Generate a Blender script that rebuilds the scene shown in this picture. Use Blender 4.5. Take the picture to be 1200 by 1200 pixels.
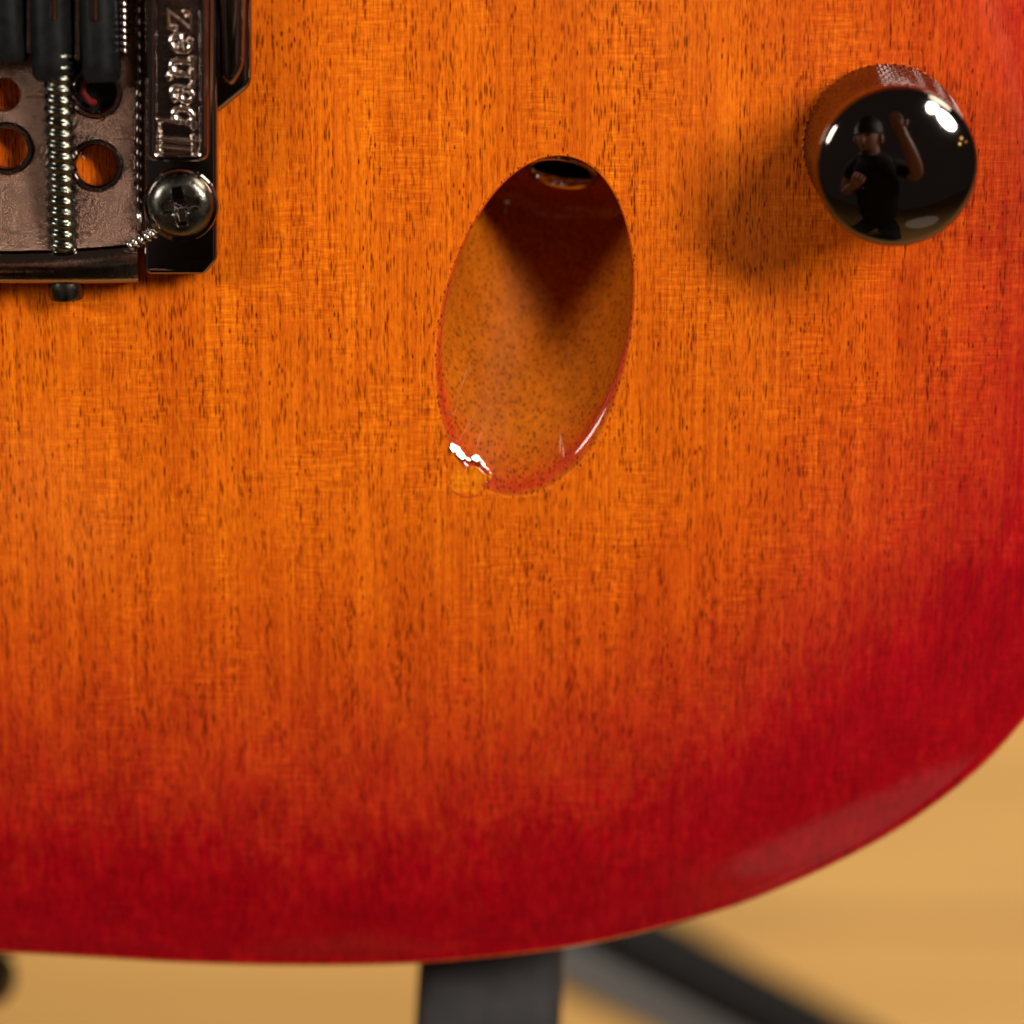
import bpy, bmesh, math, random
import numpy as np
from mathutils import Vector, Matrix
from mathutils.geometry import delaunay_2d_cdt
random.seed(4)
R = math.radians
for o in list(bpy.data.objects): bpy.data.objects.remove(o)
S = bpy.context.scene
COL = S.collection

# ------------------------------------------------------------------ camera
# view frame: x right, y up, z towards the lens, origin on the focal plane (mm)
ELEV, TILT, HEIGHT = 50, 14, 0.50
DIST, FIELD = 400.0, 120.0
VIEW = Matrix.Translation((0, 0, HEIGHT)) @ Matrix.Rotation(R(90 - ELEV), 4, 'X')
GUITAR = VIEW @ Matrix.Rotation(R(TILT), 4, 'X')          # guitar frame: z = out of the face
cam = bpy.data.cameras.new('camera')
cam.sensor_width = 36; cam.lens = 36 * DIST / FIELD
cam.clip_start = 0.01; cam.clip_end = 60
cam.dof.use_dof = True; cam.dof.focus_distance = 0.391; cam.dof.aperture_fstop = 9.5
co = bpy.data.objects.new('camera', cam); COL.objects.link(co)
co.matrix_world = VIEW @ Matrix.Translation((0, 0, DIST / 1000))
S.camera = co

# ------------------------------------------------------------------ world and lamps
W = bpy.data.worlds.new('World'); S.world = W; W.use_nodes = True
bg = W.node_tree.nodes['Background']
bg.inputs[0].default_value = (1.0, 0.72, 0.60, 1); bg.inputs[1].default_value = 0.045

def lamp(name, at, size, power, col=(1, .93, .84), target=(0, 0, 0)):
    L = bpy.data.lights.new(name, 'AREA'); L.shape = 'ELLIPSE'
    L.size, L.size_y = size; L.energy = power; L.color = col
    o = bpy.data.objects.new(name, L); COL.objects.link(o)
    p = VIEW @ Vector(at); t = VIEW @ Vector(target)
    o.matrix_world = Matrix.Translation(p) @ (t - p).to_track_quat('-Z', 'Y').to_matrix().to_4x4()
    return o
KEY, FILL = (0.74, 0.23, 0.80), (-0.82, 0.16, 0.65)
lamp('key_lamp', KEY, (0.19, 0.34), 10.5)
lamp('key_lamp_upper', (0.58, 0.40, 0.88), (0.22, 0.17), 4.0)
lamp('fill_lamp', FILL, (0.30, 0.30), 6.0)
lamp('low_sheen_light', (0.46, -0.93, 0.34), (0.42, 0.17), .05, (1, .88, .80))  # added weak light, makes the sheen along the lower-right body edge
lamp('floor_fill', (0.9, 0.9, 0.35), (0.5, 0.5), 12, (1, .86, .66), (0.1, -0.1, -0.75))  # added light, aimed down to brighten the floor

def bulb(at, r, power):
    L = bpy.data.lights.new('warm_bulb', 'POINT'); L.energy = power; L.shadow_soft_size = r; L.color = (1, .55, .16)
    o = bpy.data.objects.new('warm_bulb', L); COL.objects.link(o); o.location = VIEW @ Vector(at)
bulb((.86, .02, .62), .022, .10); bulb((.88, -.05, .66), .020, .10); bulb((.92, -.01, .56), .016, .05)

S.render.engine = 'CYCLES'
S.view_settings.view_transform = 'Standard'; S.view_settings.look = 'None'
S.view_settings.exposure = 0.0; S.view_settings.gamma = 1.0
S.view_settings.use_curve_mapping = False

# ------------------------------------------------------------------ helpers
T14 = Matrix.Rotation(R(-TILT), 3, 'X')
def P(px, py, z=0.0):
    """photo pixel -> point (mm, guitar frame) on the plane z of the guitar"""
    c = T14 @ Vector((0, 0, DIST)); d = T14 @ Vector(((px - 600) * .1, (600 - py) * .1, -DIST))
    return c + d * ((z - c.z) / d.z)
def V(px, py, z):
    """photo pixel -> point (mm, view frame) at depth z"""
    k = (DIST - z) / DIST
    return Vector(((px - 600) * .1 * k, (600 - py) * .1 * k, z))

def empty(name, M, **k):
    o = bpy.data.objects.new(name, None); COL.objects.link(o); o.matrix_world = M
    o.empty_display_size = .02
    for a, b in k.items(): o[a] = b
    return o
def finish(me, smooth=True, ang=35):
    if smooth:
        me.polygons.foreach_set('use_smooth', [True] * len(me.polygons))
        if ang: me.set_sharp_from_angle(angle=R(ang))
def link(name, me, mat, parent=None, M=None, **k):
    o = bpy.data.objects.new(name, me); COL.objects.link(o)
    if mat is not None: me.materials.clear(); me.materials.append(mat)
    if parent: o.parent = parent
    if M is not None: o.matrix_local = M
    for a, b in k.items(): o[a] = b
    return o
def mesh(name, verts, faces, mat, parent=None, smooth=True, ang=35, M=None, s=.001, **k):
    me = bpy.data.meshes.new(name)
    me.from_pydata([tuple(c * s for c in v) for v in verts], [], faces); me.update()
    finish(me, smooth, ang)
    return link(name, me, mat, parent, M, **k)
def loft(rings, close=True, cap0=False, cap1=False):
    n = len(rings[0]); v = [p for r in rings for p in r]; f = []
    for i in range(len(rings) - 1):
        for j in range(n if close else n - 1):
            a, b = i * n + j, i * n + (j + 1) % n
            f.append((a, b, b + n, a + n))
    if cap0: f.append(tuple(range(n))[::-1])
    if cap1: f.append(tuple(range((len(rings) - 1) * n, len(rings) * n)))
    return v, f
def frame_z(axis, up=Vector((0, 1, 0))):
    z = axis.normalized(); x = up.cross(z)
    if x.length < 1e-4: x = Vector((1, 0, 0))
    x.normalize(); y = z.cross(x)
    return Matrix((x, y, z)).transposed()
def tube(name, pts, r, mat, parent=None, n=16, cap=True, **k):
    """round tube along points; r a number or a list"""
    pts = [Vector(p) for p in pts]; rings = []
    for i, p in enumerate(pts):
        a = (pts[min(i + 1, len(pts) - 1)] - pts[max(i - 1, 0)])
        F = frame_z(a, Vector((0.02, .1, 1)))
        rr = r[i] if isinstance(r, (list, tuple)) else r
        rings.append([p + F @ Vector((math.cos(t) * rr, math.sin(t) * rr, 0)) for t in [2 * math.pi * j / n for j in range(n)]])
    v, f = loft(rings, True, cap, cap)
    return mesh(name, v, f, mat, parent, ang=50, **k)
def lathe(name, prof, mat, parent=None, n=64, M=None, base=Vector((0, 0, 0)), ang=30, **k):
    rings = [[base + Vector((math.cos(t) * r, math.sin(t) * r, z)) for t in [2 * math.pi * j / n for j in range(n)]] for r, z in prof]
    v, f = loft(rings, True, prof[0][0] > 1e-5 and k.pop('cap0', True), prof[-1][0] < .05)
    return mesh(name, v, f, mat, parent, ang=ang, M=M, **k)
def rounded(poly, r, n=6):
    out = []; m = len(poly)
    for i in range(m):
        a, b, c = Vector(poly[i - 1]), Vector(poly[i]), Vector(poly[(i + 1) % m])
        ri = r[i] if isinstance(r, (list, tuple)) else r
        if ri <= 0: out.append(b); continue
        d0 = (a - b); d1 = (c - b); L = min(ri, d0.length * .48, d1.length * .48)
        p0 = b + d0.normalized() * L; p2 = b + d1.normalized() * L
        for k in range(n + 1):
            t = k / n; out.append(p0 * (1 - t) ** 2 + b * 2 * t * (1 - t) + p2 * t * t)
    return out
def circle(cx, cy, r, n=28): return [Vector((cx + r * math.cos(2 * math.pi * k / n), cy + r * math.sin(2 * math.pi * k / n))) for k in range(n)]
def plate(name, outer, holes, z0, z1, bev, mat, parent, res=3, ang=30, **k):
    """bevelled plate; outlines are photo pixels taken on its top plane z1"""
    cu = bpy.data.curves.new('outline', 'CURVE'); cu.dimensions = '2D'; cu.fill_mode = 'BOTH'
    for poly in [outer] + holes:
        sp = cu.splines.new('POLY'); sp.points.add(len(poly) - 1); sp.use_cyclic_u = True
        for q, p in zip(sp.points, poly):
            g = P(p[0], p[1], z1); q.co = (g.x * .001, g.y * .001, 0, 1)
    cu.bevel_depth = bev * .001; cu.bevel_resolution = res; cu.offset = -bev * .001
    cu.extrude = max(1e-6, ((z1 - z0) / 2 - bev) * .001)
    o = bpy.data.objects.new('tmp', cu); COL.objects.link(o)
    dg = bpy.context.evaluated_depsgraph_get()
    me = bpy.data.meshes.new_from_object(o.evaluated_get(dg))
    bpy.data.objects.remove(o); bpy.data.curves.remove(cu)
    me.name = name; me.transform(Matrix.Translation((0, 0, (z0 + z1) / 2 * .001)))
    bm = bmesh.new(); bm.from_mesh(me); bmesh.ops.remove_doubles(bm, verts=bm.verts, dist=1e-6)
    bmesh.ops.recalc_face_normals(bm, faces=bm.faces); bm.to_mesh(me); bm.free()
    finish(me, True, ang)
    return link(name, me, mat, parent, **k)

# ------------------------------------------------------------------ materials
class NT:
    def __init__(s, name):
        s.m = bpy.data.materials.new(name); s.m.use_nodes = True; s.t = s.m.node_tree
        s.b = s.t.nodes['Principled BSDF']
    def n(s, typ, **k):
        x = s.t.nodes.new(typ)
        for a, b in k.items(): setattr(x, a, b)
        return x
    def put(s, sock, v):
        if isinstance(v, bpy.types.NodeSocket): s.t.links.new(v, sock)
        elif v is not None: sock.default_value = v
    def math(s, op, a, b=None, c=None, clamp=False):
        x = s.n('ShaderNodeMath', operation=op, use_clamp=clamp)
        for i, v in enumerate((a, b, c)): s.put(x.inputs[i], v)
        return x.outputs[0]
    def ramp(s, v, a, b, lo=0., hi=1., smooth=True):
        x = s.n('ShaderNodeMapRange', interpolation_type='SMOOTHSTEP' if smooth else 'LINEAR')
        for i, q in enumerate((v, a, b, lo, hi)): s.put(x.inputs[i], q)
        return x.outputs[0]
    def co(s, scale):
        tc = s.n('ShaderNodeTexCoord'); mp = s.n('ShaderNodeMapping')
        s.t.links.new(tc.outputs['Object'], mp.inputs[0])
        mp.inputs['Scale'].default_value = [c * 1000 for c in scale]      # per mm
        return mp.outputs[0]
    def noise(s, scale, detail=3, rough=.55, dist=0., vec=None):
        x = s.n('ShaderNodeTexNoise'); s.put(x.inputs['Vector'], vec if vec else s.co(scale))
        x.inputs['Scale'].default_value = 1; x.inputs['Detail'].default_value = detail
        x.inputs['Roughness'].default_value = rough; x.inputs['Distortion'].default_value = dist
        return x.outputs['Fac']
    def mix(s, f, a, b, mode='MIX'):
        x = s.n('ShaderNodeMix', data_type='RGBA', blend_type=mode)
        s.put(x.inputs[0], f); s.put(x.inputs[6], a); s.put(x.inputs[7], b)
        return x.outputs[2]
    def grey(s, v):
        x = s.n('ShaderNodeCombineColor')
        for i in range(3): s.put(x.inputs[i], v)
        return x.outputs[0]
    def cramp(s, f, stops):
        x = s.n('ShaderNodeValToRGB'); e = x.color_ramp.elements
        while len(e) < len(stops): e.new(0.5)
        for el, (p, c) in zip(e, stops): el.position = p; el.color = (*c, 1)
        s.put(x.inputs[0], f); return x.outputs[0]
    def bump(s, h, dist, strength=1.):
        x = s.n('ShaderNodeBump'); x.inputs['Distance'].default_value = dist; x.inputs['Strength'].default_value = strength
        s.put(x.inputs['Height'], h); return x.outputs[0]
    def set(s, **k):
        for a, v in k.items(): s.put(s.b.inputs[a.replace('_', ' ')], v)
        return s.m

def pores(w, sc, r0, r1, keep, jit=1.0):
    """short dark pore dashes: mask 0..1"""
    vo = w.n('ShaderNodeTexVoronoi', feature='F1'); vo.inputs['Scale'].default_value = 1
    vo.inputs['Randomness'].default_value = jit
    w.put(vo.inputs['Vector'], w.co(sc))
    sep = w.n('ShaderNodeSeparateColor'); w.put(sep.inputs[0], vo.outputs['Color'])
    m = w.ramp(vo.outputs['Distance'], r0, r1, 1, 0)
    k = w.ramp(sep.outputs[0], keep, keep + .25)
    return w.math('MULTIPLY', m, k)

def wood_body(name='sunburst_mahogany', pale=None):
    w = NT(name)
    at = w.n('ShaderNodeAttribute', attribute_name='burst').outputs['Fac']
    mott = w.noise((.16, .10, .1), 5, .65)
    f = w.math('ADD', at, w.ramp(mott, .25, .75, -.055, .055))
    gb = w.noise((.9, .30, .02), 4, .7)                   # the spray sinks unevenly into the grain
    f = w.math('ADD', f, w.math('MULTIPLY', w.ramp(gb, .3, .7, -.08, .08), w.ramp(at, .1, .5, .3, 1)))
    col = w.cramp(f, [(0, (.73, .148, .0035)), (.22, (.63, .096, .0035)), (.48, (.53, .053, .005)),
                      (.70, (.46, .024, .006)), (.88, (.375, .004, .006)), (1, (.33, .0005, .006))])
    streak = w.ramp(w.noise((2.6, .035, 1), 4, .7), .3, .72, .76, 1.10)
    band = w.ramp(w.noise((.14, .006, 1), 3, .6), .3, .7, .88, 1.06)
    rip = w.noise((.26, 2.3, .02), 3, .65, .5)
    ripm = w.ramp(w.noise((.10, .06, 1), 2, .5), .42, .62)
    rip = w.math('ADD', 1, w.math('MULTIPLY', w.ramp(rip, .35, .72, -.10, .23), ripm))
    fine = w.ramp(w.noise((1.6, .8, 1), 4, .7), .3, .7, .9, 1.1)
    m = w.math('MULTIPLY', w.math('MULTIPLY', streak, band), w.math('MULTIPLY', rip, fine))
    sep = w.n('ShaderNodeCombineColor')                     # darker streaks are also redder
    w.put(sep.inputs[0], m); w.put(sep.inputs[1], w.math('POWER', m, 1.7)); w.put(sep.inputs[2], m)
    col = w.mix(1, col, sep.outputs[0], 'MULTIPLY')
    # faint long vessel lines
    dash = w.math('MULTIPLY', w.ramp(w.noise((3.0, .30, .02), 3, .7), .56, .70), .36)
    col = w.mix(dash, col, w.mix(1, col, (.50, .28, .4, 1), 'MULTIPLY'))
    zone = w.ramp(w.noise((.9, .03, 1), 3, .6), .36, .62, .22, 1)
    p1 = w.math('MULTIPLY', pores(w, (2.6, .42, .02), .14, .46, .15), zone)
    p2 = w.math('MULTIPLY', pores(w, (3.9, .50, .03), .14, .48, .02), zone)
    p3 = w.math('MULTIPLY', pores(w, (2.0, .70, .02), .12, .36, .45), w.ramp(w.noise((.25, .08, 1), 2, .5), .4, .6))
    pm = w.math('MAXIMUM', w.math('MAXIMUM', p1, w.math('MULTIPLY', p2, .8)), p3)
    pm = w.math('MULTIPLY', pm, w.ramp(at, .45, 1.0, .88, .40))
    col = w.mix(pm, col, w.mix(1, col, (.17, .10, .16, 1), 'MULTIPLY'))
    if pale: col = w.mix(1, col, (*pale, 1), 'MULTIPLY')
    peel = w.bump(w.noise((.35, .35, .35), 2, .5), .00003, .5)
    return w.set(Base_Color=col, Roughness=.45, Specular_IOR_Level=.06, Coat_Weight=1.0, Coat_Roughness=w.ramp(w.noise((.05, .03, .05), 4, .6), .35, .7, .03, .10), Coat_IOR=1.5, Coat_Normal=peel)

def wood_recess():
    w = NT('recess_mahogany')
    at = w.n('ShaderNodeAttribute', attribute_name='burst').outputs['Fac']
    mott = w.noise((.25, .25, .25), 4, .6)
    f = w.math('ADD', at, w.ramp(mott, .25, .75, -.06, .06))
    col = w.cramp(f, [(0, (.72, .135, .005)), (.15, (.43, .100, .003)), (.38, (.45, .076, .003)), (.6, (.45, .038, .004)), (.85, (.33, .010, .008)), (1, (.22, .002, .006))])
    g = w.ramp(w.noise((1.3, .5, 1.3), 4, .7), .3, .7, .8, 1.15)
    col = w.mix(1, col, w.grey(g), 'MULTIPLY')
    p1 = pores(w, (2.6, 1.3, 1.8), .16, .46, .12)
    p2 = pores(w, (4.2, 2.2, 3.0), .12, .44, .10)
    pm = w.math('MULTIPLY', w.math('MAXIMUM', p1, w.math('MULTIPLY', p2, .7)), .85)
    pm = w.math('MULTIPLY', pm, w.ramp(at, .5, .95, 1, .2))
    col = w.mix(pm, col, w.mix(1, col, (.2, .14, .16, 1), 'MULTIPLY'))
    return w.set(Base_Color=col, Roughness=.5, Specular_IOR_Level=.05, Coat_Weight=.75, Coat_Roughness=.03)

def metal(name, col, rough, bump=None, vary=0):
    w = NT(name); r = rough
    if vary: r = w.ramp(w.noise((.5, .5, .5), 4, .7), .3, .7, rough * (1 - vary), rough * (1 + vary))
    k = {}
    if bump:
        sc, d = bump; k['Normal'] = w.bump(w.noise((sc, sc, sc), 4, .65), d, 1)
    return w.set(Base_Color=(*col, 1), Metallic=1.0, Roughness=r, **k)
def paint(name, col, rough, coat=0, grain=None):
    w = NT(name); c = (*col, 1)
    if grain:
        sc, a = grain; c = w.mix(1, c, w.grey(w.ramp(w.noise((sc, sc, sc), 4, .6), .3, .7, 1 - a, 1 + a)), 'MULTIPLY')
    return w.set(Base_Color=c, Roughness=rough, Coat_Weight=coat, Coat_Roughness=.05)

M_BODY, M_REC = wood_body(), wood_recess()
M_RUN = paint('lacquer_run', (.45, .13, .03), .18, 1.0)
M_BLK = metal('black_chrome', (.30, .25, .23), .05, None)
M_BLK2 = metal('black_chrome_worn', (.34, .27, .235), .12, (1.2, .00004), .4)
M_CAST = metal('cast_black_chrome', (.31, .19, .142), .18, (1.9, .0006), .45)
M_KNOB = metal('polished_black_nickel', (.15, .132, .125), .055)
M_SCREW = metal('screw_nickel', (.125, .118, .10), .26, (1.0, .00006), .3)
M_THR = metal('thread_steel', (.13, .133, .112), .20, (1.5, .00005), .3)
M_DARK = metal('dark_oxide_steel', (.11, .09, .08), .25)
M_NICK = metal('socket_nickel', (.62, .58, .52), .12)
M_SAD = paint('saddle_black', (.006, .006, .0065), .42, .0, (.8, .4)); M_SAD.node_tree.nodes['Principled BSDF'].inputs['Specular IOR Level'].default_value = .22
M_HOLE = paint('socket_dark', (.006, .005, .005), .6)
M_RED = paint('red_insulation', (.16, .008, .007), .45)
M_PAD = paint('charcoal_rubber', (.018, .017, .017), .75, 0, (.25, .25))
M_TUBE_G = paint('grey_tube_steel', (.10, .095, .09), .45)  # grey tone for the tube beside the black leg
M_TUBE_K = paint('black_painted_steel', (.010, .010, .010), .5)
M_TUBE_K.node_tree.nodes['Principled BSDF'].inputs['Specular IOR Level'].default_value = .08
M_LACQ = paint('bare_lacquer_chip', (.74, .182, .007), .35, 1.0, (1.3, .4))

def wood_floor():
    w = NT('floor_wood')
    br = w.n('ShaderNodeTexBrick'); br.offset = .37
    w.put(br.inputs['Vector'], w.co((.001, .001, .001)))
    br.inputs['Scale'].default_value = 1
    br.inputs['Color1'].default_value = (.63, .370, .120, 1); br.inputs['Color2'].default_value = (.56, .315, .098, 1)
    br.inputs['Mortar'].default_value = (.36, .19, .06, 1); br.inputs['Mortar Size'].default_value = .0015
    br.inputs['Brick Width'].default_value = .9; br.inputs['Row Height'].default_value = .09
    g = w.ramp(w.noise((.004, .06, .01), 5, .65), .3, .7, .85, 1.12)
    return w.set(Base_Color=w.mix(1, br.outputs['Color'], w.grey(g), 'MULTIPLY'), Roughness=.38)

# ------------------------------------------------------------------ setting: the floor
mesh('floor', [(-4, -4, 0), (4, -4, 0), (4, 4, 0), (-4, 4, 0)], [(0, 1, 2, 3)], wood_floor(), None, False, s=1, kind='structure')

# ------------------------------------------------------------------ the guitar
G = empty('electric_guitar', GUITAR, label='orange to red sunburst electric guitar with black chrome bridge and one domed knob', category='guitar')

EDGE_H, EDGE_W, EDGE_P = 7.0, 55.0, 3.0
outline_px = [(0, 1117), (100, 1122), (200, 1128), (300, 1131.5), (400, 1132), (480, 1130), (560, 1124), (660, 1112), (750, 1094),
              (850, 1066), (930, 1035), (1000, 1002), (1060, 968), (1120, 925), (1160, 890), (1200, 846), (1270, 765), (1338, 660),
              (1400, 540), (1446, 400), (1468, 220), (1462, 40), (1420, -150), (1350, -350), (1240, -600), (1230, -850), (1120, -1020),
              (850, -1080), (450, -1040), (0, -1000), (-600, -1050), (-1250, -1130), (-1640, -930), (-1720, -520), (-1620, -150),
              (-1690, 200), (-1750, 500), (-1650, 800), (-1350, 980), (-1000, 1062), (-600, 1098), (-250, 1110)]
ctrl = [P(x, y, -EDGE_H - .4).to_2d() for x, y in outline_px]
def catmull(c, per):
    out = []; n = len(c)
    for i in range(n):
        p0, p1, p2, p3 = c[i - 1], c[i], c[(i + 1) % n], c[(i + 2) % n]
        k = max(3, int((p2 - p1).length / per))
        for j in range(k):
            t = j / k
            out.append(.5 * ((2 * p1) + (p2 - p0) * t + (2 * p0 - 5 * p1 + 4 * p2 - p3) * t * t + (3 * p1 - p0 - 3 * p2 + p3) * t ** 3))
    return out
OUT = catmull(ctrl, 1.6)
oarr = np.array([[p.x, p.y] for p in OUT])
if (np.roll(oarr, -1, 0)[:, 0] * oarr[:, 1] - np.roll(oarr, -1, 0)[:, 1] * oarr[:, 0]).sum() > 0:
    OUT = OUT[::-1]; oarr = oarr[::-1].copy()            # now counter-clockwise
nxt = np.roll(oarr, -1, 0)
def edge_dist(q):
    q = np.asarray(q, float); res = np.empty(len(q)); e = nxt - oarr; L = (e * e).sum(1)
    for i in range(0, len(q), 2000):
        d = q[i:i + 2000, None, :] - oarr[None]
        t = np.clip((d * e).sum(2) / L, 0, 1)
        res[i:i + 2000] = np.sqrt(((d - t[..., None] * e) ** 2).sum(2)).min(1)
    return res
def inside(q, poly):
    q = np.asarray(q, float); a = np.asarray(poly, float); b = np.roll(a, -1, 0); res = np.empty(len(q), bool)
    for i in range(0, len(q), 4000):
        x = q[i:i + 4000, 0][:, None]; y = q[i:i + 4000, 1][:, None]
        c = ((a[:, 1] > y) != (b[:, 1] > y)); dy = b[:, 1] - a[:, 1]; dy = np.where(np.abs(dy) < 1e-12, 1e-12, dy)
        res[i:i + 4000] = ((c & (x < (b[:, 0] - a[:, 0]) * (y - a[:, 1]) / dy + a[:, 0])).sum(1) % 2) == 1
    return res
def top_z(d): return -EDGE_H * np.clip(1 - np.asarray(d) / EDGE_W, 0, 1) ** EDGE_P
def sstep(a, b, x):
    t = np.clip((np.asarray(x, float) - a) / (b - a), 0, 1); return t * t * (3 - 2 * t)
def burst(d, q=None):
    b = 1 - sstep(2, 63, d)
    if q is not None:                                      # the sprayed colour is heavier round the corner of the bout
        c = np.array(P(1085, 905, -4).to_2d()); r2 = ((np.asarray(q) - c) ** 2).sum(1)
        b = np.clip(b + .20 * np.exp(-r2 / (2 * 16.0 ** 2)), 0, 1)
    return b

# jack recess: a bore drilled at a slant
EC = P(627, 384, 0).to_2d()
B_R, B_ANG, B_TW, B_END, RIM = 10.65, R(32.4), R(11.0), 20.1, .65
u2 = Vector((math.sin(B_TW), math.cos(B_TW))); v2 = Vector((u2.y, -u2.x))
axis = Vector((u2.x * math.cos(B_ANG), u2.y * math.cos(B_ANG), -math.sin(B_ANG)))
C3 = Vector((EC.x, EC.y, 0)); A_MAJ = B_R / math.sin(B_ANG)
NE = 120
def rim(t): return RIM + (.85 * max(0, math.cos(t - R(-40))) ** 8)
def ell(t, grow=0.):
    return EC + v2 * math.cos(t) * (B_R + grow) + u2 * math.sin(t) * (A_MAJ + grow)
TH = [2 * math.pi * k / NE for k in range(NE)]
# the chip: the lower-left lip is broken away unevenly
CHIP = P(545, 548, 0).to_2d()
rim_out = [ell(t, rim(t)) for t in TH]

# ---- body top
rng = np.random.default_rng(3)
gx = []
for (x0, x1, y0, y1, st) in ((-80, 80, -75, 80, 1.7),):
    xs = np.arange(x0, x1, st); ys = np.arange(y0, y1, st)
    a = np.array([(x + (st / 2 if j % 2 else 0), y) for j, y in enumerate(ys) for x in xs]); gx.append(a)
xs = np.arange(-250, 90, 8); ys = np.arange(-80, 190, 8)
a = np.array([(x, y) for y in ys for x in xs]); a = a[~((np.abs(a[:, 0]) < 82) & (a[:, 1] > -77) & (a[:, 1] < 82))]; gx.append(a)
pts = np.vstack(gx)
# inset rings
tang = np.roll(oarr, -1, 0) - np.roll(oarr, 1, 0); tang /= np.linalg.norm(tang, axis=1)[:, None]
nin = np.stack([-tang[:, 1], tang[:, 0]], 1)             # inward for ccw
if not inside((oarr[:1] + nin[:1] * 2), oarr)[0]: nin = -nin
d = edge_dist(pts); pts = pts[inside(pts, oarr) & (d > 4.2)]
pts = pts[~inside(pts, np.array([ell(t, rim(t) + 1.3) for t in TH]))]
TOPIN = 1.0
ring0 = oarr + nin * TOPIN
extra = [oarr + nin * k for k in (1.8, 3.0)]
ring_e = np.array(rim_out); ring_e2 = np.array([ell(t, rim(t) + .7) for t in TH])
allp = np.vstack([ring0, ring_e, *extra, ring_e2, pts])
n0, ne = len(ring0), len(ring_e)
edges = [(i, (i + 1) % n0) for i in range(n0)] + [(n0 + i, n0 + (i + 1) % ne) for i in range(ne)]
vo, eo, fo, *_ = delaunay_2d_cdt([Vector(p) for p in allp.tolist()], edges, [], 0, 1e-6)
vo = np.array([[p.x, p.y] for p in vo]); cen = np.array([vo[list(f)].mean(0) for f in fo])
ok = inside(cen, ring0) & ~inside(cen, ring_e)
fo = [f for f, k in zip(fo, ok) if k]
fo = [f if ((vo[f[1]] - vo[f[0]])[0] * (vo[f[2]] - vo[f[0]])[1] - (vo[f[1]] - vo[f[0]])[1] * (vo[f[2]] - vo[f[0]])[0]) > 0 else f[::-1] for f in fo]
dd = edge_dist(vo); zz = top_z(dd); bb = burst(dd)
verts = [(p[0], p[1], z) for p, z in zip(vo, zz)]; faces = [tuple(f) for f in fo]; bv = list(bb)
# round-over, side wall and back
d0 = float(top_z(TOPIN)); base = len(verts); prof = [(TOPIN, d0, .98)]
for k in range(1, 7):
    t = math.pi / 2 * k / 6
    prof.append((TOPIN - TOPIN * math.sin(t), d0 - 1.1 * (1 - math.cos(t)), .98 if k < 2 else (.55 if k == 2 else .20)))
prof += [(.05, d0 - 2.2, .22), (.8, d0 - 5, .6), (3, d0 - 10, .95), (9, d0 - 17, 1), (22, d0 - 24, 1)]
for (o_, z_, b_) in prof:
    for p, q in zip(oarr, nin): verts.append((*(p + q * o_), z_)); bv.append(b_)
for i in range(len(prof) - 1):
    for j in range(n0):
        a_, b_ = base + i * n0 + j, base + i * n0 + (j + 1) % n0
        faces.append((a_, a_ + n0, b_ + n0, b_))
faces.append(tuple(base + (len(prof) - 1) * n0 + j for j in range(n0))[::-1])
me = bpy.data.meshes.new('body')
me.from_pydata([tuple(c * .001 for c in v) for v in verts], [], faces); me.update()
bm = bmesh.new(); bm.from_mesh(me); bmesh.ops.remove_doubles(bm, verts=bm.verts, dist=2e-6); bmesh.ops.recalc_face_normals(bm, faces=bm.faces)
bm.to_mesh(me); bm.free()
vv = np.empty(len(me.vertices) * 3); me.vertices.foreach_get('co', vv); vv = vv.reshape(-1, 3) * 1000
# burst attribute: cherry towards the rim, a thin amber line on the very edge
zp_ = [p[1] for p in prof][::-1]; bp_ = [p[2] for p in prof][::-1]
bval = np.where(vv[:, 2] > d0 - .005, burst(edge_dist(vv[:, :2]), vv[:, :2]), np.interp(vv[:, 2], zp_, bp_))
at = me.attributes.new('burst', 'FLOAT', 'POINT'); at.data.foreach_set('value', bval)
finish(me, True, 60)
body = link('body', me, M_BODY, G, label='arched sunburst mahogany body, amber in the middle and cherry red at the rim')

# ---- jack recess (slanted bore)
rings = []; rb = []
wob = [1 + .0 * t for t in TH]
for k in range(7):                                         # rounded lip
    s = k / 6; ring = []
    for t in TH:
        e = ell(t); o = ell(t, rim(t))
        p0 = Vector((o.x, o.y, 0)); p1 = Vector((e.x, e.y, -.02)); p2 = Vector((e.x, e.y, 0)) + axis * rim(t)
        ring.append(p0 * (1 - s) ** 2 + p1 * 2 * s * (1 - s) + p2 * s * s)
    rings.append(ring); rb.append(0 if k < 2 else .30 + .42 * min(1, s * 1.4))
FIL = 2.0
def send(t):
    e = ell(t); return B_END - (Vector((e.x, e.y, 0)) - C3).dot(axis)
NS = 26
for k in range(1, NS + 1):
    s = (k / NS) ** 1.3; ring = []
    for t in TH:
        e = ell(t); L = send(t); f = min(FIL, max(.05, (L - rim(t)) * .6))
        dip = .45 * max(0, -math.sin(t)) ** .8 * math.sin(math.pi * min(1, s * 1.02)) ** 1.6   # scooped floor
        ring.append(Vector((e.x, e.y, 0)) + axis * (rim(t) + (L - f - rim(t)) * s) + Vector((u2.x * -.5, u2.y * -.5, -.87)) * max(0, dip))
    rings.append(ring); rb.append(None)
last = rings[-1]
for k in range(1, 7):
    ph = math.pi / 2 * k / 6; ring = []
    for t, p in zip(TH, last):
        L = send(t); f = min(FIL, max(.05, (L - rim(t)) * .6))
        c = C3 + axis * (p - C3).dot(axis); rad = (p - c)
        ring.append(c + axis * f * math.sin(ph) + rad * (1 - f * (1 - math.cos(ph)) / B_R))
    rings.append(ring); rb.append(.25)
hole_c = C3 + axis * B_END; HOLE_R = 4.4
last = rings[-1]
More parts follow.
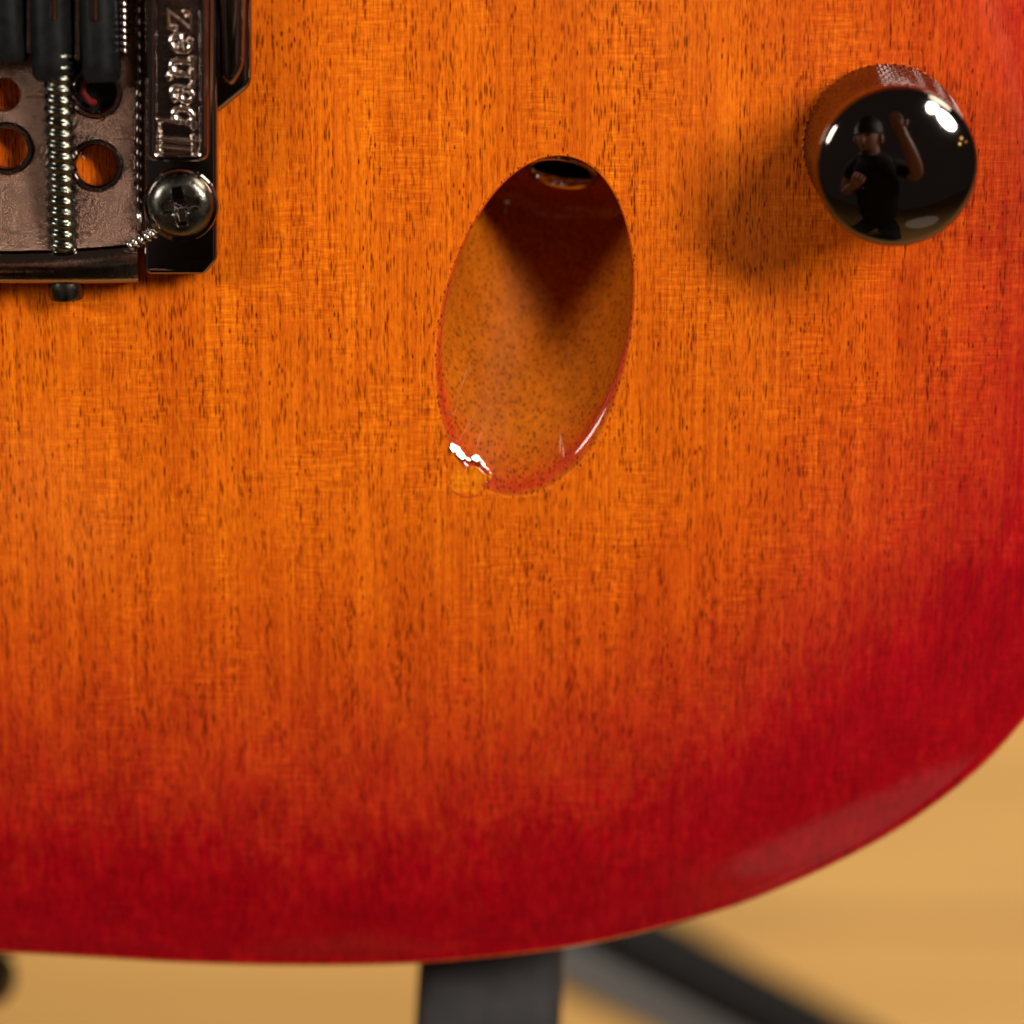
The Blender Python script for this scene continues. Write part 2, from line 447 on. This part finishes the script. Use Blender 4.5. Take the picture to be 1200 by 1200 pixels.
for q in (.6, .3, 0):
    rings.append([hole_c + (p - hole_c - axis * (p - hole_c).dot(axis)).normalized() * (HOLE_R + (B_R - FIL - HOLE_R) * q) for p in last]); rb.append(.25)
rings.append([p + axis * 9 for p in rings[-1]]); rb.append(.8)
v, f = loft(rings)
v = [Vector(p) for p in v]
rec = mesh('jack_recess', v, [tuple(reversed(q)) for q in f], M_REC, G, ang=75, label='slanted oval jack recess with dark pores and red lip')
vals = []
for i, ring in enumerate(rings):
    for t, p in zip(TH, ring):
        if rb[i] is not None: vals.append(rb[i] - (.10 * max(0, -math.sin(t)) if i < 7 else 0))
        else:
            e = ell(t); dep = (p - Vector((e.x, e.y, 0))).length
            lower = max(0, -math.sin(t))                    # the shallow lower end is tinted redder
            w_ = 1.3 + 6.0 * lower ** 2
            vals.append(max(.17, (.86 - .22 * lower) - (.69 - .22 * lower) * min(1, max(0, dep - rim(t)) / w_) ** .6))
a_ = rec.data.attributes.new('burst', 'FLOAT', 'POINT'); a_.data.foreach_set('value', vals)

# ---- fine lacquer runs on the wall of the recess
c_g = GUITAR.inverted() @ co.matrix_world.translation * 1000
def to_px(p):
    q = T14.inverted() @ p; k = DIST / (DIST - q.z); return (600 + q.x * k * 10, 600 - q.y * k * 10)
wall = [(to_px(p), p) for ring in rings[6:6 + NS] for p in ring]
def on_wall(px, py):
    best = sorted(wall, key=lambda a: (a[0][0] - px) ** 2 + (a[0][1] - py) ** 2)[:4]; w = [1 / (.5 + math.hypot(a[0][0] - px, a[0][1] - py)) for a in best]
    return sum((a[1] * k for a, k in zip(best, w)), Vector()) / sum(w)
for k, path in enumerate([[(521, 478), (526, 486), (531, 489), (534, 483), (537, 470), (541, 452), (547, 434), (551, 424)],
                          [(661, 396), (663, 408), (666, 422), (668, 436)], [(572, 418), (573, 432), (571, 445)]]):
    q = [on_wall(*p) for p in path]; q = [q[0]] + [(a + b * 2 + c) / 4 for a, b, c in zip(q, q[1:], q[2:])] + [q[-1]]
    tube('lacquer_run', [p + Vector((0, 0, .02)) for p in q], [.03] + [.07] * (len(q) - 2) + [.02], M_RUN, G, 10)

# ---- jack socket at the end of the bore
Fz = frame_z(-axis, Vector((1, 0, 0))).to_4x4()
Mj = Matrix.Translation(hole_c * .001) @ Fz
sock = lathe('jack_socket', [(4.3, -2), (4.3, .25), (4.15, .45), (3.85, .5), (3.55, .35), (3.3, -.1), (3.2, -1.0), (3.2, -6)], M_NICK, G, 48, Mj, cap0=False)
lathe('socket_bore', [(3.19, -5.9), (.01, -5.9)], M_HOLE, sock, 32)

# ---- chipped lacquer at the lip
def chip():
    # a flake of clear finish broken away: pale bare patch with a ragged stepped edge
    n = 46; rag = random.Random(11); ang0 = [2 * math.pi * k / n for k in range(n)]
    rad = []
    for t in ang0:
        r = 2.0 * (1 + .16 * math.sin(2 * t + .6) + .12 * math.sin(5 * t + 1) + .07 * math.sin(9 * t)) + rag.uniform(-.16, .16)
        rad.append(r)
    c = P(549, 563, 0)
    rings = []
    for q, z in ((1.04, -.03), (1.0, .02), (.94, .03), (.85, .016), (.72, .012), (.4, .03), (.05, .02)):
        rings.append([Vector((c.x + math.cos(t) * r * q * 1.0, c.y + math.sin(t) * r * q * .82, z + (rag.uniform(-.006, .02) if q < .9 else 0))) for t, r in zip(ang0, rad)])
    v, f = loft(rings, True, False, True)
    mesh('finish_chip', v, f, wood_body('bare_mahogany_chip', (1.10, 1.45, 1.15)), G, ang=40, label='pale yellow chip in the lacquer at the lower lip of the jack recess')
    arc = [Vector((c.x + math.cos(t) * 2.35, c.y + math.sin(t) * 1.95, .015)) for t in [R(205 + 95 * k / 20) for k in range(21)]]
    tube('hairline_crack', [p + Vector((rag.uniform(-.06, .06), rag.uniform(-.06, .06), 0)) for p in arc], .06, M_CRACK, G, 6)
    # broken lip: small lacquer facets sloping into the recess, catching the key lamp
    for (px, py, L, wd, rot) in SPLINT:
        p = P(px, py, .12); m = 11
        cam_g = GUITAR.inverted() @ co.matrix_world.translation * 1000; key_g = GUITAR.inverted() @ (VIEW @ Vector(KEY)) * 1000
        nrm = ((cam_g - p).normalized() + (key_g - p).normalized()).normalized()
        F = frame_z(nrm, Vector((0, 1, 0)))
        rr = [1 + rag.uniform(-.3, .3) for _ in range(m)]
        q = [Matrix.Rotation(rot, 3, 'Z') @ Vector((math.cos(2 * math.pi * k / m) * L * rr[k], math.sin(2 * math.pi * k / m) * wd * rr[k], 0)) for k in range(m)]
        rings = [[p + F @ (a * 1.1) - Vector((0, 0, .5)) for a in q], [p + F @ a for a in q], [p + F @ (a * .5 + Vector((0, 0, .012))) for a in q]]
        v, f = loft(rings, True, True, True)
        mesh('finish_splinter', v, f, M_LACQ2, G, ang=25)
M_CRACK = paint('crack_stain', (.40, .035, .008), .4)
M_LACQ2 = paint('clear_lacquer_flake', (.60, .16, .02), .12, 1.0)
SPLINT = [(534, 526, .72, .42, R(-42)), (541, 533, .62, .36, R(-40)), (549, 538, .34, .2, R(-10)),
          (558, 537, .60, .34, R(-28)), (566, 543, .42, .26, R(-60)), (571, 549, .22, .14, R(-40)), (575, 555, .18, .08, R(-40))]
chip()

# ------------------------------------------------------------------ knob
def knob():
    zs = float(top_z(edge_dist([P(1036, 166, 0).to_2d()]))[0])
    b = P(1035, 167, zs); H = 13.4
    M = Matrix.Translation(Vector((b.x, b.y, zs - .1)) * .001) @ Matrix.Rotation(R(3), 4, 'X')
    # knurled skirt
    nth, nz = 720, 92; R0, R1 = 9.35, 8.95; rings = []
    for i in range(nz + 1):
        z = .5 + (H - .9) * i / nz; rr = R0 + (R1 - R0) * i / nz
        edge = min(1, min(i, nz - i) / 4); ring = []
        for j in range(nth):
            t = j / nth
            a = (t * 58 + z / 2.2) % 1; c = (t * 58 - z / 2.2) % 1
            h = min(abs(a - .5), abs(c - .5)) * 2            # diamond pyramids between two groove families
            ring.append(Vector(((rr - .30 + .30 * h * edge) * math.cos(2 * math.pi * t), (rr - .30 + .30 * h * edge) * math.sin(2 * math.pi * t), z)))
        rings.append(ring)
    v, f = loft(rings)
    sk = mesh('control_knob', v, f, M_KNOB, G, M=M, smooth=False, label='domed black chrome control knob with diamond knurled side')
    lathe('foot_ring', [(8.2, -1.5), (8.9, -1.5), (8.95, .2), (8.9, .5), (8.7, .55)], M_DARK, sk, 96, ang=45)
    # smooth neck, rolled edge and shallow dome
    prof = [(8.6, H - .6), (8.9, H - .5), (9.0, H - .2), (9.0, H + .5)]
    for k in range(1, 9):
        t = R(62) * k / 8
        prof.append((9.0 - 1.5 * (1 - math.cos(t)), H + .5 + 1.5 * math.sin(t)))
    r0, z0 = prof[-1]; Rs = r0 / math.sin(R(28)); zc = z0 - Rs * math.cos(R(28))
    for k in range(1, 25):
        t = R(28) * (1 - k / 24); prof.append((max(.004, Rs * math.sin(t)), zc + Rs * math.cos(t)))
    lathe('dome_cap', prof, M_KNOB, sk, 128, ang=80, cap0=False)
knob()

# ------------------------------------------------------------------ bridge
def screw_thread(name, a, b, r, h, pitch, mat, parent, n=20):
    a, b = Vector(a), Vector(b); L = (b - a).length; F = frame_z(b - a, Vector((0, 0, 1))); m = int(L / pitch * 8); rings = []
    for i in range(m + 1):
        s = L * i / m; ring = []
        for j in range(n):
            t = 2 * math.pi * j / n; ph = (s / pitch + j / n) % 1
            rr = r - h + h * (1 - abs(2 * ph - 1)) * 1.0
            ring.append(a + F @ Vector((math.cos(t) * rr, math.sin(t) * rr, s)))
        rings.append(ring)
    v, f = loft(rings, True, True, True)
    return mesh(name, v, f, mat, parent, ang=60)

Z_BASE = 2.6
holes = [circle(113, 194, 25), circle(112, 108, 24), circle(8, 174, 24), circle(4, 112, 19), circle(-118, 194, 24), circle(-118, 108, 22)]
br = plate('bridge', rounded([(-330, -60), (161, -60), (161, 296), (-330, 296)], 4), holes, .5, Z_BASE, .55, M_CAST, G,
           label='black chrome tremolo bridge with pitted base plate and drilled holes')
# countersunk collars round the holes
for (cx, cy) in ((113, 194), (112, 108), (8, 174)):
    c = P(cx, cy, Z_BASE)
    lathe('hole_collar', [(2.45, -1.5), (2.3, .05), (2.5, .28), (2.85, .30), (3.05, .1), (3.1, -.3)], M_BLK2, br, 40,
          Matrix.Translation(Vector((c.x, c.y, Z_BASE)) * .001), cap0=False)
# dark pocket below the upper hole and the red wire in it
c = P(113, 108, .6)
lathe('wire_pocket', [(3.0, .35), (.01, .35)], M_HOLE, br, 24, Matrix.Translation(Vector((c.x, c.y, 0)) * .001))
tube('red_wire', [P(104, 88, 2.0), P(97, 97, 2.5), P(97, 108, 2.6), P(104, 118, 2.1), P(110, 120, 1.0)], .42, M_RED, br, 10)

# turned-up rear lip of the base plate
def lip():
    rings = []; fil = []; xs = [-330, -200, -100, -40, 0, 30, 60, 90, 115, 135, 150, 158, 162]
    for x in xs:
        k = max(0, (x - 0) / 160)
        ytop = 293 - 7 * k * k; ybot = 326 + 2 * k
        ztop = 5.4 - 1.4 * k ** 2.5; ring = []
        a = P(x, ytop, 3).y; b = P(x, ybot, 1).y; X = P(x, 310, 3).x
        f0 = P(x, 222, Z_BASE).y; w_ = a - b; pr = [(a, .6)]; fl_ = [(f0 + .2, Z_BASE - .3), (f0, Z_BASE + .03)]
        for q in (.2, .4, .55, .7, .85, .97): fl_.append((f0 + (a - f0) * q, Z_BASE + .05 + (ztop - Z_BASE - .5) * q ** 2.6))
        for q in range(9):
            t = math.pi * (.12 + .80 * q / 8); pr.append((a - w_ * (1 - math.cos(t)) / 2, ztop - 1.5 + 1.5 * math.sin(t) ** .7))
        pr += [(b + .02, ztop - 1.9), (b, .6)]; fl_ += [(a - .05, Z_BASE - .3)]
        fil.append([Vector((X, y, z)) for y, z in fl_])
        rings.append([Vector((X, y, z)) for y, z in pr])
    v, f = loft(rings, True, True, True)
    mesh('rear_lip', v, f, M_BLK2, br, ang=28)
    v, f = loft(fil, True, True, True); mesh('plate_fillet', v, f, M_CAST, br, ang=40)
lip()

# intonation screws with their heads standing out behind the lip
for x0 in (67, -62, -190):
    a, b = P(x0 + 1, 60, 5.0), P(x0 + 8, 292, 3.2)
    a.z, b.z = 5.0, 3.6
    screw_thread('intonation_screw', a, b, 1.9, .42, 1.28, M_THR, br)
    h0 = P(x0 + 10, 322, 1.7); dv = Vector((.03, -1, 0)).normalized()
    F = frame_z(dv, Vector((0, 0, 1))).to_4x4()
    pr = [(1.5, 0), (1.95, .05), (2.05, .5), (2.05, 2.3), (1.85, 2.75), (1.4, 2.85), (1.15, 2.8), (1.1, 1.2), (.01, 1.2)]
    lathe('screw_head', pr, M_SCREW, br, 28, Matrix.Translation(Vector((h0.x, h0.y, 2.05)) * .001) @ F, ang=40)

# string saddles: black blocks with rounded crowns
def saddle(x0, x1, y1, ztop):
    a, b = P(x0, y1, ztop * .7), P(x1, y1, ztop * .7); w = b.x - a.x; cx = (a.x + b.x) / 2; yb = a.y
    rings = []
    for (dy, sc, dz) in ((0, .80, -1.4), (.25, .93, -.55), (.9, 1, -.12), (2.2, 1, 0), (6, 1, .3), (14, 1, .6), (17, .98, .4)):
        ring = []
        for k in range(15):
            t = math.pi * k / 14
            ring.append(Vector((cx + math.cos(t) * w / 2 * sc, yb + dy, 3.0 + (ztop - 3.0 + dz) * (math.sin(t) ** .55))))
        ring = [Vector((cx + w / 2 * sc, yb + dy, 2.0))] + ring + [Vector((cx - w / 2 * sc, yb + dy, 2.0))]
        rings.append(ring)
    v, f = loft(rings, True, True, True)
    return mesh('string_saddle', v, f, M_SAD, br, ang=40)
saddle(-75, -22, 80, 7.0); saddle(-16, 32, 74, 6.6); saddle(37, 87, 95, 7.0); saddle(95, 140, 97, 6.6)
for (x, y0, y1, z) in ((34.5, -60, 62, 5.2), (91, -60, 70, 5.4)):
    tube('saddle_rod', [P(x, y0, z), P(x, (y0 + y1) / 2, z), P(x, y1, z)], .38, M_BLK2, br, 12)
for x in (62, 110):
    a = P(x, -50, 7.3); b = P(x, 22, 7.0)
    tube('string_insert', [(a.x, a.y, 7.2), (b.x, b.y, 7.0), (b.x, b.y - .35, 6.3)], [.55, .55, .3], M_BLK2, br, 14)
a, b = P(143.5, -60, 4.2), P(145, 62, 3.6)
screw_thread('height_screw', (a.x, a.y, 4.0), (b.x, b.y, 3.4), .62, .16, .75, M_BLK2, br, 14)
# ribbed wall between base plate and lock plate
a, b = P(160, -60, 4.2), P(163, 246, 3.6)
screw_thread('ribbed_rod', (a.x, a.y, 3.0), (b.x, b.y, 3.0), .48, .13, 1.35, M_DARK, br, 14)
tube('pin', [P(163, 247, 3.4), P(163, 249, 3.6), P(163.5, 268, 3.6), P(163.5, 270, 3.3)], [.25, .36, .36, .2], M_NICK, br, 12)

# lock plate at the treble side: base step, plate, logo frame, screw
plate('mounting_step', rounded([(236, -60), (294, -60), (294, 101), (250, 137), (236, 137)], [0, 10, 9, 5, 0]), [], .3, 2.4, .8, M_BLK, br, 5)
cx0, cx1 = 253, 284
plate('step_ridge', rounded([(252, -60), (288, -60), (285, 82), (271, 104), (258, 92)], [0, 10, 14, 14, 10]), [], 2.2, 4.2, .95, M_BLK, br, 6)
plate('lock_plate', rounded([(169, -60), (254, -60), (254, 305), (240, 322), (174, 322), (169, 316)], [0, 4, 5, 5, 5, 5]), [], .3, 4.4, .5, M_BLK, br, 4)
fo_ = rounded([(171, -58), (244, -58), (244, 190), (171, 190)], 12); fi_ = rounded([(184, -46), (232, -46), (232, 182), (184, 182)], 5)
plate('logo_frame', fo_, [fi_], 4.2, 6.6, .60, M_BLK, br, 5)
plate('logo_floor', rounded([(180, -50), (236, -50), (236, 186), (180, 186)], 3), [], 4.2, 5.2, .2, M_BLK2, br, 3)
# inner side rails of the logo panel
for x in (238,):
    tube('frame_rail', [P(x, -45, 6.6), P(x, 60, 6.6), P(x, 172, 6.6)], .30, M_BLK, br, 14)

# raised lettering, reading upwards: Ibanez
def letters():
    H, X = 4.0, 2.6; sh = .12
    def arc(cx, cy, rx, ry, a0, a1, n=12): return [(cx + rx * math.cos(R(a0 + (a1 - a0) * k / n)), cy + ry * math.sin(R(a0 + (a1 - a0) * k / n))) for k in range(n + 1)]
    L = {
        'I': (0.0, [[(.55, .0), (.55, H)], [(1.55, 0), (1.55, H)], [(0, 0), (2.1, 0)], [(0, H), (2.1, H)]]),
        'b': (3.2, [[(-.2, H), (.5, H), (.5, 0)], arc(1.25, 1.15, .85, 1.12, 150, -150), [(.5, .5), (.1, 0)]]),
        'a': (5.9, [arc(1.0, 1.75, .75, .62, 150, 0) + [(1.75, .1), (2.1, 0)], arc(.95, .75, .75, .72, 60, 360)]),
        'n': (8.8, [[(-.1, X), (.4, X), (.4, 0)], arc(1.15, 1.45, .75, .9, 170, 0) + [(1.9, 0)], [(.05, 0), (.8, 0)], [(1.5, 0), (2.3, 0)]]),
        'e': (11.7, [[(.3, 1.25), (1.8, 1.25)] + arc(1.0, 1.2, .85, 1.15, 5, 300)]),
        'z': (14.3, [[(.1, 1.9), (.1, X), (1.9, X), (.1, 0), (2.0, 0), (2.0, .5)]]),
    }
    o0 = P(228, 182, 5.3)
    for ch, (u0, strokes) in L.items():
        cu = bpy.data.curves.new('stroke', 'CURVE'); cu.dimensions = '3D'; cu.bevel_depth = .00040; cu.bevel_resolution = 3; cu.use_fill_caps = True
        for st in strokes:
            sp = cu.splines.new('POLY'); sp.points.add(len(st) - 1)
            for q, (u, v_) in zip(sp.points, st):
                uu = u0 + u + v_ * sh
                q.co = ((o0.x - v_) * .001, (o0.y + uu * .98) * .001, 5.42 * .001, 1)
            for (u, v_) in (st[0], st[-1]):                 # blobbed stroke ends
                sp2 = cu.splines.new('POLY'); sp2.points.add(2); uu = u0 + u + v_ * sh
                for q, (dz, rr) in zip(sp2.points, ((0, 1.25), (.20, 1.2), (.42, .6))):
                    q.co = ((o0.x - v_) * .001, (o0.y + uu * .98) * .001, (5.42 + dz) * .001, 1); q.radius = rr
        t = bpy.data.objects.new('tmp', cu); COL.objects.link(t)
        m_ = bpy.data.meshes.new_from_object(t.evaluated_get(bpy.context.evaluated_depsgraph_get()))
        bpy.data.objects.remove(t); bpy.data.curves.remove(cu); m_.name = 'letter'
        finish(m_, True, 50); link('letter', m_, M_NICK2, br)
M_NICK2 = metal('raised_letter_metal', (.74, .64, .57), .16, (1.5, .00004), .3)
letters()

# pan-head cross screw
def pan_screw():
    n, m = 112, 34; Rr = 3.85; rings = []; c = P(211, 241, 5.6)
    for i in range(m + 1):
        q = i / m; r = Rr * (1 - q); ring = []
        for j in range(n):
            t = 2 * math.pi * j / n
            zdome = 1.6 * (1 - (r / Rr) ** 5) ** .6 + .25 * (1 - (r / Rr) ** 2)
            a = t - R(8); x, y = r * math.cos(a), r * math.sin(a)
            arm = min(abs(x), abs(y)); ln = max(abs(x), abs(y))
            wv = .50 + .06 * (2.1 - ln)
            dep = (1 - float(sstep(wv - .12, wv + .12, arm))) * (1 - float(sstep(1.9, 2.3, ln)))
            core = 1 - float(sstep(.55, 1.1, math.hypot(x, y)))
            star = (1 - float(sstep(.05, .22, abs(abs(x) - abs(y)) * .7))) * (1 - float(sstep(1.0, 1.35, math.hypot(x, y)))) * .5
            z = zdome - 1.5 * max(dep * (1 - .35 * ln / 2), core) - .35 * star
            ring.append(Vector((c.x + r * math.cos(t), c.y + r * math.sin(t), 4.55 + z)))
        rings.append(ring)
    under = [Vector((p.x, p.y, 4.3)) for p in rings[0]]
    v, f = loft([under] + rings, True, False, False)
    ps = mesh('pan_head_screw', v, f, M_SCREW, br, ang=50); ps.data.materials.append(M_DARK)
    for p in ps.data.polygons:
        x, y = p.center.x * 1000 - c.x, p.center.y * 1000 - c.y; rr = math.hypot(x, y)
        zd = 4.55 + 1.6 * (1 - min(1, rr / Rr) ** 5) ** .6 + .25 * (1 - min(1, rr / Rr) ** 2)
        if zd - p.center.z * 1000 > .45 and rr < 2.6: p.material_index = 1
    lathe('screw_seat', [(3.6, 4.3), (4.15, 4.35), (4.25, 4.55), (4.1, 4.75), (3.7, 4.8)], M_BLK, br, 64, base=Vector((c.x, c.y - .1, 0)), cap0=False)
pan_screw()

# little coil spring between lip and lock plate
def spring():
    a, b = P(151, 288, 4.4), P(181, 273, 4.6); a.z = b.z = 4.3; d = b - a; pts = []
    F = frame_z(d, Vector((0, 0, 1)))
    for k in range(73):
        t = k / 72; pts.append(a + d * t + F @ Vector((math.cos(2 * math.pi * 4.5 * t) * .55, math.sin(2 * math.pi * 4.5 * t) * .55, 0)))
    tube('coil_spring', pts, .24, M_NICK, br, 8)
spring()

# ------------------------------------------------------------------ guitar stand behind and below the body
ST = empty('guitar_stand', VIEW, label='floor stand with charcoal rubber cradle pad below the guitar body', category='guitar stand')
def soft_box(name, cs, mat, parent, r=4):
    """eight corners (bottom ring, top ring) lofted with rounded section"""
    lo, hi = cs
    rings = []
    for t, sc in ((0, .94), (.02, 1), (.98, 1), (1, .94)):
        q = [a.lerp(b, t) for a, b in zip(lo, hi)]; c = sum(q, Vector()) / 4; q = [c + (p - c) * sc for p in q]; ring = []
        for i in range(4):
            a, b, d = q[i - 1], q[i], q[(i + 1) % 4]
            p0 = b + (a - b).normalized() * r; p2 = b + (d - b).normalized() * r
            for k in range(5):
                s = k / 4; ring.append(p0 * (1 - s) ** 2 + b * 2 * s * (1 - s) + p2 * s * s)
        rings.append(ring)
    v, f = loft(rings, True, True, True)
    return mesh(name, v, f, mat, parent, ang=40)
zp = -34.0
hi = [V(497, 1040, zp), V(664, 1040, zp), V(664, 1040, zp - 26), V(497, 1040, zp - 26)]
lo = [V(478, 1330, zp), V(651, 1330, zp), V(651, 1330, zp - 26), V(478, 1330, zp - 26)]
pad = soft_box('cradle_pad', (lo, hi), M_PAD, ST)
a, b = V(520, 1050, -250), V(960, 1270, -275)
tube('leg', [a, a.lerp(b, .5), b, b + (b - a) * 1.2], 6.0, M_TUBE_G, ST, 20)
off = V(578, 1016, -250); b2 = V(1018, 1250, -275)
tube('leg', [off, off.lerp(b2, .5), b2, b2 + (b2 - off) * 1.1], 7.2, M_TUBE_K, ST, 20)
yk = V(600, 1010, -60)
tube('yoke_bar', [V(580, 1010, -50), V(590, 1000, -90), V(600, 1000, -150)], 7, M_TUBE_K, ST, 16)
pc = V(572, 1015, -158); fl = (VIEW.inverted() @ Vector(((VIEW @ (pc * .001)).x, (VIEW @ (pc * .001)).y, 0.0))) * 1000
tube('post', [pc, pc.lerp(fl, .5), fl], 9, M_TUBE_K, ST, 16)
tube('foot_knob', [V(-14, 1147, -60), V(-8, 1147, -72), V(-6, 1147, -95)], [2.2, 2.6, 2.0], M_TUBE_K, ST, 20)
tube('side_arm', [V(-8, 1147, -90), V(-120, 1120, -110), V(300, 1000, -130), V(600, 1000, -150)], 4, M_TUBE_K, ST, 14)

# ------------------------------------------------------------------ photographer, seen mirrored in the knob and the bridge
def photographer():
    J = {}; E = []; root = 'pelvis'; BACK = Vector((.03, -.01, -.22)); ARM = Vector((.02, .0, .075))
    def j(n, p, r, to=None):
        J[n] = (VIEW @ (Vector(p) + BACK) if not n.startswith('w_') else Vector(p), r)
        if to: E.append((to, n))
    j('pelvis', (-.06, -.74, .56), (.20, .13)); j('belly', (-.07, -.56, .64), (.20, .12), 'pelvis'); j('chest', (-.09, -.32, .74), (.20, .13), 'belly')
    j('collar', (-.10, -.17, .76), (.12, .08), 'chest'); j('neck', (-.115, -.09, .745), (.055, .055), 'collar')
    j('jaw', (-.125, -.02, .70), (.062, .072), 'neck'); j('head', (-.13, .05, .69), (.078, .092), 'jaw'); j('crown', (-.13, .11, .70), (.062, .075), 'head')
    for sx, nm in ((-1, 'l'), (1, 'r')):
        j('shoulder' + nm, (-.10 + sx * .19, -.19, .75), (.065, .06), 'collar')
        if nm == 'r':
            pts = [(.20, -.22, .665), (.135, -.09, .652), (.065, .055, .65), (.05, .09, .652)]
        else:
            pts = [(-.38, -.46, .68), (-.30, -.36, .64), (-.22, -.27, .60), (-.20, -.24, .59)]
        j('elbow' + nm, pts[0], (.05, .05), 'shoulder' + nm); j('fore' + nm, pts[1], (.046, .044), 'elbow' + nm)
        j('wrist' + nm, pts[2], (.028, .024), 'fore' + nm); j('palm' + nm, pts[3], (.036, .018), 'wrist' + nm)
        w = Vector(pts[3]); d = (Vector(pts[3]) - Vector(pts[2])).normalized(); sd = Vector((-d.y, d.x, 0)).normalized()
        for k, (o, L) in enumerate(((-.030, .062), (-.010, .072), (.010, .068), (.028, .052))):
            a = w + d * .03 + sd * o; b = a + d * L * .5 + Vector((0, 0, .012)); c = b + d * L * .35 + Vector((0, 0, .03))
            j('f%d' % k + nm, a, (.010, .010), 'palm' + nm); j('g%d' % k + nm, b, (.009, .009), 'f%d' % k + nm); j('h%d' % k + nm, c, (.008, .008), 'g%d' % k + nm)
        a = w - d * .01 - sd * .04; b = a - sd * .018 + d * .03
        j('t0' + nm, a, (.011, .011), 'palm' + nm); j('t1' + nm, b, (.009, .009), 't0' + nm)
        hip = VIEW @ (Vector((-.06 + sx * .09, -.78, .55)) + BACK)
        j('w_hip' + nm, hip, (.095, .095), 'pelvis'); kn = Vector((-.06 + sx * .20, -.68, .07))
        j('w_thigh' + nm, hip.lerp(kn, .5), (.08, .08), 'w_hip' + nm); j('w_knee' + nm, kn, (.062, .062), 'w_thigh' + nm)
        j('w_calf' + nm, kn + Vector((0, -.2, .01)), (.056, .056), 'w_knee' + nm); j('w_ankle' + nm, kn + Vector((0, -.42, -.015)), (.038, .038), 'w_calf' + nm)
        j('w_toe' + nm, kn + Vector((0, -.52, -.04)), (.03, .03), 'w_ankle' + nm)
    names = list(J); idx = {n: i for i, n in enumerate(names)}
    me = bpy.data.meshes.new('person'); me.from_pydata([J[n][0] for n in names], [(idx[a], idx[b]) for a, b in E], [])
    o = bpy.data.objects.new('tmp', me); COL.objects.link(o)
    sk = o.modifiers.new('skin', 'SKIN'); sk.use_smooth_shade = True
    for i, n in enumerate(names):
        sv = me.skin_vertices[0].data[i]; sv.radius = J[n][1]; sv.use_root = (n == root)
    ss = o.modifiers.new('sub', 'SUBSURF'); ss.levels = ss.render_levels = 2
    m2 = bpy.data.meshes.new_from_object(o.evaluated_get(bpy.context.evaluated_depsgraph_get()))
    bpy.data.objects.remove(o); m2.name = 'person'
    skin = NT('skin').set(Base_Color=(.46, .25, .18, 1), Roughness=.5, Subsurface_Weight=0.0)
    shirt = paint('black_cotton', (.010, .010, .011), .9); jeans = paint('dark_denim', (.018, .020, .030), .9)
    m2.materials.clear()
    for m in (shirt, skin, jeans): m2.materials.append(m)
    inv = VIEW.inverted(); ids = []
    def near(p, names): return min((p - J[n][0]).length - max(J[n][1]) * .9 for n in names)
    sk_names = ['jaw', 'head', 'crown', 'neck'] + [a + s for s in 'lr' for a in ('elbow', 'fore', 'wrist', 'palm', 'f1', 'g1', 'h1', 'f3', 'g3', 'h3', 'f0', 'g0', 'h0', 'g2', 'h2', 't0', 't1')]
    tr = [n for n in names if n.startswith('w_')]; sh = ['pelvis', 'belly', 'chest', 'collar', 'shoulderl', 'shoulderr']
    for p in m2.polygons:
        c = p.center; a, b, d = near(c, sk_names), near(c, tr), near(c, sh)
        ids.append(0 if d <= min(a, b) else (1 if a < b else 2))
    m2.polygons.foreach_set('material_index', ids); m2.update()
    per = link('person', m2, None, None, label='person in black shirt leaning over, mirrored in the domed knob', category='person')
    # hair and beard as shells round the skull
    hc = VIEW @ (Vector((-.13, .055, .70)) + BACK); v = []; f = []; nu, nv = 28, 16; Rv = VIEW.to_3x3(); rag = random.Random(5)
    for i in range(nv + 1):
        for k in range(nu):
            th = math.pi * .50 * i / nv; ph = 2 * math.pi * k / nu
            q = Vector((math.sin(th) * math.cos(ph) * .092, math.cos(th) * .115, math.sin(th) * math.sin(ph) * .112 + .028)) * (1 + rag.uniform(-.03, .03))
            v.append(hc + Rv @ q)
    for i in range(nv):
        for k in range(nu): f.append((i * nu + k, i * nu + (k + 1) % nu, (i + 1) * nu + (k + 1) % nu, (i + 1) * nu + k))
    mesh('hair', v, f, paint('dark_hair', (.012, .008, .006), .6), per, s=1, ang=80)
    for (nm, off, sc, mt) in (('nose', (-.13, .025, .603), (.013, .024, .02), skin), ('beard', (-.127, -.062, .648), (.045, .020, .036), None),
                              ('ear', (-.215, .02, .70), (.012, .03, .02), skin), ('ear', (-.045, .02, .70), (.012, .03, .02), skin),
                              ('eye', (-.16, .05, .607), (.010, .006, .006), None), ('eye', (-.10, .05, .607), (.013, .008, .008), None)):
        v = []; f = []; nu, nv = 14, 9
        for i in range(nv + 1):
            for k in range(nu):
                th = math.pi * (.02 + .96 * i / nv); ph = 2 * math.pi * k / nu
                v.append(VIEW @ (Vector(off) + BACK + Vector((math.sin(th) * math.cos(ph) * sc[0], math.cos(th) * sc[1], math.sin(th) * math.sin(ph) * sc[2]))))
        for i in range(nv):
            for k in range(nu): f.append((i * nu + k, i * nu + (k + 1) % nu, (i + 1) * nu + (k + 1) % nu, (i + 1) * nu + k))
        mesh(nm, v, f, mt or bpy.data.materials['dark_hair'], per, s=1, ang=80)
photographer()
